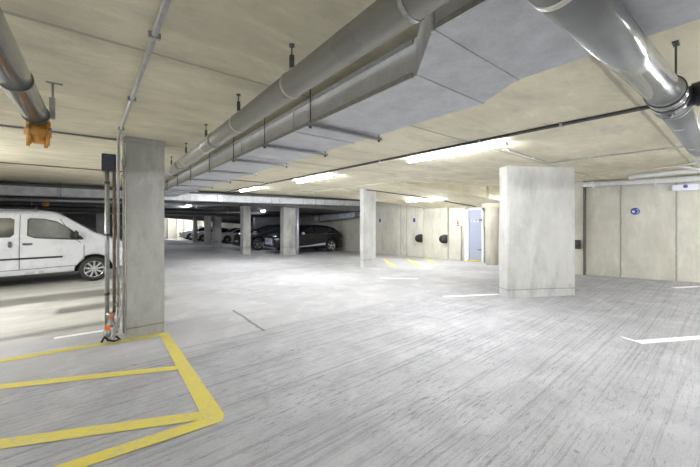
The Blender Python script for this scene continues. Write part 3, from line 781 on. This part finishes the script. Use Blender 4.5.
# ================================================================== CARS
def interp(pts, x):
    if x <= pts[0][0]: return pts[0][1]
    for (a, b), (c, d) in zip(pts, pts[1:]):
        if x <= c:
            k = (x - a) / (c - a); k = k * k * (3 - 2 * k) if False else k
            return b + (d - b) * k
    return pts[-1][1]

class Car:
    def __init__(s, name, loc, rz, label, paintm, glass, P, pitch=0, group=None, cat='car'):
        s.P = P; s.L = P['L']
        s.root = empty(name, loc, label, cat, group, (0, pitch, rz)); s.pm, s.gm = M[paintm], M[glass]
        s.body()
        s.wheels()
    def sec(s, x, arch=True):
        P = s.P; hw = interp(P['hw'], x); zl = P['sill']
        if x < .35 or x > s.L - .35: zl = P['sill'] + .02
        if arch:
            for xw in P['wheels']:
                R = P['r'] + .075; dx = x - xw
                if abs(dx) < R: zl = max(zl, P['r'] + math.sqrt(R * R - dx * dx))
        zu = interp(P['top'], x); zb = min(interp(P['belt'], x), zu - .03)
        zl = min(zl, zb - .10)
        gh = zu - zb; tk = P.get('tumble', .30)
        hi = max(zu - max(.07, .18 * gh) if gh > .12 else zu - .012, zb + .01)
        pts = [(0, zl + .0), (hw - .14, zl), (hw - .02, zl), (hw, zl + .06 if zb - zl > .2 else zl + .03), (hw + .004, zl + .45 * (zb - zl)), (hw - .005, zl + .8 * (zb - zl)), (hw - .035, zb)]
        if gh > .12:
            pts += [(hw - .045 - tk * (hi - zb) * .45, zb + .5 * (hi - zb)), (hw - .06 - tk * (hi - zb), hi), (hw - .13 - tk * (hi - zb), zu - .015), ((hw - .3) * .6, zu + .0), (0, zu + .012)]
        else:
            pts += [(hw - .05, zb + .4 * gh), (hw - .07, zb + .75 * gh), (hw - .13, zu - .006), ((hw - .3) * .6, zu + .004), (0, zu + .012)]
        return pts
    def body(s):
        m = MB(); n = max(40, int(s.L / .06)); xs_ = [s.L * i / n for i in range(n + 1)]
        for xw in s.P['wheels']:
            R = s.P['r'] + .075; xs_ += [xw - R + .001, xw + R - .001, xw - R - .002, xw + R + .002]
        xs_ = sorted(xs_); rings = []
        for x in xs_:
            sp = s.sec(x); full = [(y, z) for y, z in sp] + [(-y, z) for y, z in sp[-2:0:-1]]
            rings.append([m.bm.verts.new((x, y, z)) for y, z in full])
        for A, B in zip(rings, rings[1:]):
            for i in range(len(A)):
                f = m.bm.faces.new((A[i], A[(i + 1) % len(A)], B[(i + 1) % len(A)], B[i])); f.smooth = True
        m.bm.faces.new(rings[0]); m.bm.faces.new(rings[-1][::-1])
        s.bodyo = m.build('body', s.pm, s.root, True)
        hw = interp(s.P['hw'], s.L / 2)
        MB().box((.25, -hw + .24, s.P['sill'] - .04), (s.L - .25, hw - .24, .75)).build('underbody', M['rubber'], s.root, True)
    def ys(s, x, z):
        sp = s.sec(x, False)[2:-1]
        for (y0, z0), (y1, z1) in zip(sp, sp[1:]):
            if z0 <= z <= z1 and z1 > z0: return y0 + (y1 - y0) * (z - z0) / (z1 - z0)
        return sp[-1][0] if z > sp[-1][1] else sp[0][0]
    def patch(s, name, lo, hi, x0, x1, mat, off=.006, parent=None, sides=(1, -1), n=24, mz=6):
        for sd in sides:
            m = MB(); g = []
            for i in range(n + 1):
                x = x0 + (x1 - x0) * i / n; a, b = interp(lo, x), interp(hi, x); b = max(b, a + .002)
                g.append([m.bm.verts.new((x, sd * (s.ys(x, a + (b - a) * j / mz) + off), a + (b - a) * j / mz)) for j in range(mz + 1)])
            for A, B in zip(g, g[1:]):
                for j in range(mz):
                    f = m.bm.faces.new((A[j], B[j], B[j + 1], A[j + 1])); f.smooth = True
            m.build(name, mat, parent or s.root, True)
    def toppatch(s, name, x0, x1, wfun, mat, off=.008, n=10):
        m = MB(); g = []
        for i in range(n + 1):
            x = x0 + (x1 - x0) * i / n; zu = interp(s.P['top'], x); w = wfun(x)
            g.append([m.bm.verts.new((x, w * k / 4, zu + off + .012 * (1 - abs(k) / 4))) for k in range(-4, 5)])
        for A, B in zip(g, g[1:]):
            for j in range(8):
                f = m.bm.faces.new((A[j], B[j], B[j + 1], A[j + 1])); f.smooth = True
        m.build(name, mat, s.root, True)
    def wheels(s):
        P = s.P; r = P['r']
        proto = None
        for xw in P['wheels']:
            for sd in (1, -1):
                y = sd * (interp(P['hw'], xw) - .10)
                w = empty('tmp', (0, 0, 0), None, None) if False else None
                m = MB(); m.lathe((xw, y, r), (0, sd, 0), [(r * .64, -.10), (r * .92, -.10), (r, -.07), (r, .06), (r * .95, .085), (r * .80, .095), (r * .68, .085), (r * .66, .05), (r * .64, -.02)], 40)
                ty = m.build('wheel', M['rubber'], s.root, True)
                m = MB(); m.lathe((xw, y, r), (0, sd, 0), [(r * .66, .03), (r * .68, .075), (r * .64, .08), (r * .61, .03), (r * .61, -.02)], 40)
                sp = P.get('spokes', 7)
                for k in range(sp):
                    a = 2 * PI * k / sp + .2
                    dv = Vector((math.cos(a), 0, math.sin(a))); tv = Vector((-math.sin(a), 0, math.cos(a))); c = Vector((xw, y, r)); nv = Vector((0, sd, 0))
                    q = []
                    for (rr, ww, hh) in ((.10, .032, .055), (.64, .058 if sp < 8 else .035, .065)):
                        for sg in (-1, 1):
                            for z_ in (0, -.035): q.append(m.bm.verts.new(c + dv * rr * r + tv * sg * ww * r * 2 + nv * (hh + z_)))
                    for f in ((0, 2, 6, 4), (1, 5, 7, 3), (0, 4, 5, 1), (2, 3, 7, 6)): m.bm.faces.new([q[i] for i in f])
                m.lathe((xw, y, r), (0, sd, 0), [(0, .065), (.14 * r, .062), (.16 * r, .03)], 20)
                rim = m.build('rim', M['chrome'], ty, True)
                MB().lathe((xw, y, r), (0, sd, 0), [(0, .0), (.62 * r, .0)], 30).build('brake_backing', M['rubber'], ty, True)
    def box(s, name, a, b, mat, bev=.01, parent=None):
        return MB().box(a, b, bev).build(name, M[mat] if isinstance(mat, str) else mat, parent or s.root, True)

# --- white van, nose to the right
van = Car('white_van', (.75, 11.38, 0), PI, 'dusty white compact van parked behind the left foreground column', 'van_paint', 'light_glass', dict(
    L=4.4, sill=.30, r=.315, wheels=(.80, 3.52), tumble=.16, spokes=9,
    hw=[(0, .60), (.08, .72), (.3, .83), (.6, .86), (1.2, .865), (3.8, .865), (4.25, .85), (4.4, .80)],
    belt=[(0, .74), (.4, .93), (.85, 1.05), (1.5, 1.13), (2.3, 1.18), (4.4, 1.20)],
    top=[(0, .78), (.06, .90), (.25, 1.02), (.55, 1.14), (.72, 1.22), (1.05, 1.47), (1.38, 1.70), (1.6, 1.79), (1.9, 1.835), (2.6, 1.86), (4.1, 1.85), (4.3, 1.80), (4.4, 1.72)]))
near = (1,)
# front side window and rear sliding-door window (near side is local +y after the turn)
van.patch('front_door', [(.99, .62), (1.16, .43), (2.13, .43)], [(.99, .95), (1.16, 1.10), (1.46, 1.62), (1.61, 1.695), (2.13, 1.725)], .995, 2.13, M['van_paint'], .005, n=40)
van.patch('sliding_door', [(2.17, .43), (3.1, .43)], [(2.17, 1.72), (3.1, 1.73)], 2.17, 3.105, M['van_paint'], .005)
def seam(c, path, wd=.007, off=.009):
    for sd in (1, -1):
        m = MB(); pts = []
        for (x0, z0), (x1, z1) in zip(path, path[1:]):
            for k in range(8): pts.append((x0 + (x1 - x0) * k / 8, z0 + (z1 - z0) * k / 8))
        pts.append(path[-1]); prev = None
        for i in range(len(pts)):
            a, b = Vector(pts[max(0, i - 1)]), Vector(pts[min(len(pts) - 1, i + 1)]); d = (b - a).normalized(); n_ = Vector((-d.y, d.x)) * wd
            p = Vector(pts[i]); q = [p + n_, p - n_]
            cur = [m.bm.verts.new((w_.x, sd * (c.ys(w_.x, w_.y) + off), w_.y)) for w_ in q]
            if prev: m.bm.faces.new((prev[0], prev[1], cur[1], cur[0]))
            prev = cur
        m.build('door_seam', M['dark_steel'], c.root, True)
seam(van, [(2.15, .44), (2.15, 1.71)])
seam(van, [(1.46, 1.62), (1.16, 1.10), (1.0, .95), (1.0, .66), (1.14, .45), (2.13, .43), (3.1, .43), (3.1, 1.70)])
van.patch('window_seal', [(1.02, 1.09), (1.20, 1.09), (1.9, 1.155), (2.03, 1.22)], [(1.02, 1.14), (1.30, 1.40), (1.52, 1.56), (1.75, 1.625), (2.0, 1.64), (2.03, 1.6)], 1.02, 2.03, M['black'], .009)
van.patch('side_window', [(1.28, 1.14), (1.9, 1.19), (2.0, 1.25)], [(1.28, 1.36), (1.50, 1.52), (1.76, 1.595), (1.97, 1.61), (2.0, 1.57)], 1.28, 2.0, M['light_glass'], .012)
van.patch('quarter_window', [(1.05, 1.11), (1.25, 1.13)], [(1.05, 1.15), (1.25, 1.325)], 1.06, 1.245, M['glass'], .012)
van.patch('rear_side_window', [(2.24, 1.26), (2.30, 1.19), (3.0, 1.20)], [(2.24, 1.60), (2.30, 1.64), (3.0, 1.65)], 2.24, 3.0, M['glass'], .012)
van.patch('rub_strip', [(1.35, .665), (4.2, .665)], [(1.35, .71), (4.2, .71)], 1.40, 4.2, M['black'], .012)
van.patch('sill_trim', [(1.25, .31), (3.05, .31)], [(1.25, .37), (3.05, .37)], 1.25, 3.05, M['grey_paint'], .008)
van.patch('fuel_flap_seam', [(3.2, .95), (3.35, .95)], [(3.2, 1.10), (3.35, 1.10)], 3.2, 3.35, M['grey_paint'], .004)
for sd in (1, -1):
    y = sd * .872
    h_ = van.box('door_handle', (1.93, y - .02, 1.00), (2.10, y + .03, 1.05), 'dark_steel', .012)
    h_ = van.box('door_handle', (2.27, y - .02, .96), (2.33, y + .03, 1.10), 'dark_steel', .012)
    van.box('mirror', (1.10, sd * .99 - .09, 1.14), (1.20, sd * .99 + .06, 1.33), 'black', .03)
    van.box('roof_rail', (1.85, sd * .70 - .015, 1.80), (4.1, sd * .70 + .015, 1.845), 'dark_steel', .008)
    van.box('headlamp', (.14, sd * .70 - .12, .80), (.50, sd * .70 + .085, .99), 'headlamp', .04)
van.toppatch('windscreen', .74, 1.42, lambda x: .70 - .06 * (x - .7), M['glass'])
van.box('bumper', (-.03, -.62, .32), (.12, .62, .62), 'van_paint', .03)
van.box('grille', (-.02, -.42, .64), (.08, .42, .78), 'black', .02)
van.box('number_plate', (-.04, -.26, .42), (-.02, .26, .53), 'plate', .002)

# --- estate-type black car nosed towards the aisle
suvP = dict(L=4.58, sill=.24, r=.365, wheels=(.92, 3.68), tumble=.42, spokes=5,
    hw=[(0, .70), (.08, .80), (.35, .90), (.8, .93), (3.8, .93), (4.3, .88), (4.58, .74)],
    belt=[(0, .78), (.3, .90), (.9, .98), (1.8, 1.02), (3.6, 1.07), (4.3, 1.12), (4.58, 1.05)],
    top=[(0, .80), (.12, .93), (.5, 1.02), (1.15, 1.10), (1.45, 1.24), (1.85, 1.45), (2.2, 1.57), (2.7, 1.62), (3.5, 1.59), (3.95, 1.50), (4.3, 1.28), (4.48, 1.14), (4.58, 1.08)])
def suv(loc, pitch, label, front):
    c = Car('parked_car', loc, 0, label, 'dark_paint', 'glass', suvP, pitch)
    c.patch('side_window', [(1.45, 1.04), (2.45, 1.07)], [(1.45, 1.10), (1.9, 1.38), (2.2, 1.47), (2.45, 1.50)], 1.5, 2.45, c.gm, .006)
    c.patch('side_window', [(2.52, 1.07), (3.35, 1.09)], [(2.52, 1.50), (3.35, 1.48)], 2.52, 3.35, c.gm, .006)
    c.patch('side_window', [(3.42, 1.10), (4.0, 1.17)], [(3.42, 1.47), (3.8, 1.40), (4.0, 1.28)], 3.42, 4.0, c.gm, .006)
    c.patch('window_trim', [(1.5, 1.015), (4.0, 1.12)], [(1.5, 1.035), (4.0, 1.14)], 1.5, 4.0, M['dark_steel'], .007)
    c.patch('sill_trim', [(1.4, .33), (2.2, .36), (3.25, .44)], [(1.4, .37), (2.2, .44), (3.1, .56), (3.25, .54)], 1.4, 3.22, M['silver_trim'], .012)
    c.toppatch('windscreen', 1.2, 2.1, lambda x: .74 - .12 * (x - 1.2), c.gm)
    for sd in (1, -1):
        c.box('mirror', (1.52, sd * 1.02 - .10, 1.04), (1.66, sd * 1.02 + .08, 1.18), 'silver_trim' if front else 'dark_paint', .03)
        c.box('door_handle', (2.20, sd * .925 - .02, .90), (2.38, sd * .925 + .02, .93), 'dark_paint', .006)
        c.box('door_handle', (3.15, sd * .925 - .02, .92), (3.33, sd * .925 + .02, .95), 'dark_paint', .006)
        c.box('headlamp', (.0, sd * .70 - .17, .72), (.22, sd * .70 + .10, .82), 'headlamp', .03)
        c.box('tail_lamp', (4.40, sd * .66 - .16, .92), (4.55, sd * .66 + .12, 1.02), 'black', .02)
        if front:
            c.box('air_intake_trim', (-.03, sd * .62 - .05, .30), (.12, sd * .62 + .16, .56), 'silver_trim', .03)
            c.box('air_intake', (-.035, sd * .60 - .07, .34), (.10, sd * .60 + .06, .48), 'black', .02)
    g = c.box('grille', (-.055, -.46, .40), (.08, .46, .80), 'silver_trim' if front else 'black', .05)
    c.box('number_plate', (-.075, -.26, .46), (-.05, .26, .57), 'plate', .003)
    c.box('bumper_lip', (-.04, -.74, .24), (.14, .74, .31), 'silver_trim' if front else 'black', .015)
    return c
pt = math.atan(.0024 * 16 * 1.0)
suv((7.5, 16.58, drop(7.5, 15.7) - .0), pt, 'black estate-shaped car with a silver grille, nearest of the dark cars', True)
suv((6.72, 19.35, drop(6.72, 18.6)), pt, 'second black car parked behind the silver-grilled one', False)

hatchP = dict(L=3.9, sill=.24, r=.31, wheels=(.78, 3.15), tumble=.40, spokes=6,
    hw=[(0, .62), (.1, .72), (.4, .80), (1, .83), (3.3, .83), (3.75, .78), (3.9, .68)],
    belt=[(0, .68), (.4, .84), (1.1, .93), (3.2, .98), (3.9, .96)],
    top=[(0, .72), (.12, .82), (.5, .92), (1.0, .98), (1.2, 1.08), (1.6, 1.33), (1.9, 1.43), (2.4, 1.48), (3.2, 1.43), (3.6, 1.28), (3.8, 1.08), (3.9, 1.0)])
def hatch(loc, pitch, label, pm, rz=0):
    c = Car('parked_car', loc, rz, label, pm, 'glass', hatchP, pitch)
    c.patch('side_window', [(1.25, .96), (2.1, .98)], [(1.25, 1.02), (1.65, 1.24), (2.1, 1.36)], 1.28, 2.1, c.gm, .006)
    c.patch('side_window', [(2.17, .98), (3.1, 1.01)], [(2.17, 1.36), (2.8, 1.36), (3.1, 1.28)], 2.17, 3.1, c.gm, .006)
    c.toppatch('windscreen', 1.02, 1.85, lambda x: .66 - .12 * (x - 1), c.gm)
    for sd in (1, -1):
        c.box('mirror', (1.35, sd * .92 - .09, .98), (1.46, sd * .92 + .07, 1.10), pm and 'black', .02)
        c.box('headlamp', (.0, sd * .60 - .14, .62), (.25, sd * .60 + .10, .76), 'headlamp', .03)
    c.box('grille', (-.03, -.36, .42), (.05, .36, .62), 'black', .02)
    c.box('number_plate', (-.045, -.26, .34), (-.02, .26, .44), 'plate', .003)
    c.box('bumper', (-.02, -.66, .26), (.12, .66, .34), 'black', .015)
    return c
hatch((8.75, 30.9, drop(8.75, 30)), .070, 'cream white hatchback parked beyond the two black cars', 'pale_paint')
hatch((7.2, 33.2, drop(7.2, 33)), .075, 'light grey car with a dark roof area behind the bright-edged far column', 'grey_paint')
hatch((6.5, 35.1, drop(6.1, 35)), .075, 'farthest small pale car before the lit end wall', 'grey_paint')

# ================================================================== CAMERA, WORLD, VIEW
cam = bpy.data.cameras.new('camera'); co = bpy.data.objects.new('camera', cam); COL.objects.link(co)
co.location = (0, 0, CAMH); co.rotation_euler = (PI / 2, 0, -math.radians(38.9))
cam.sensor_width = 36; cam.lens = 314 / 700 * 36; cam.shift_y = -15.5 / 700; cam.clip_end = 200; cam.clip_start = .05
S.camera = co
w = bpy.data.worlds.new('world'); S.world = w; w.use_nodes = True
w.node_tree.nodes['Background'].inputs[0].default_value = (.5, .53, .6, 1); w.node_tree.nodes['Background'].inputs[1].default_value = .1
S.view_settings.view_transform = 'Standard'; S.view_settings.look = 'None'
S.view_settings.exposure = 0.97; S.view_settings.gamma = 1; S.view_settings.use_curve_mapping = False
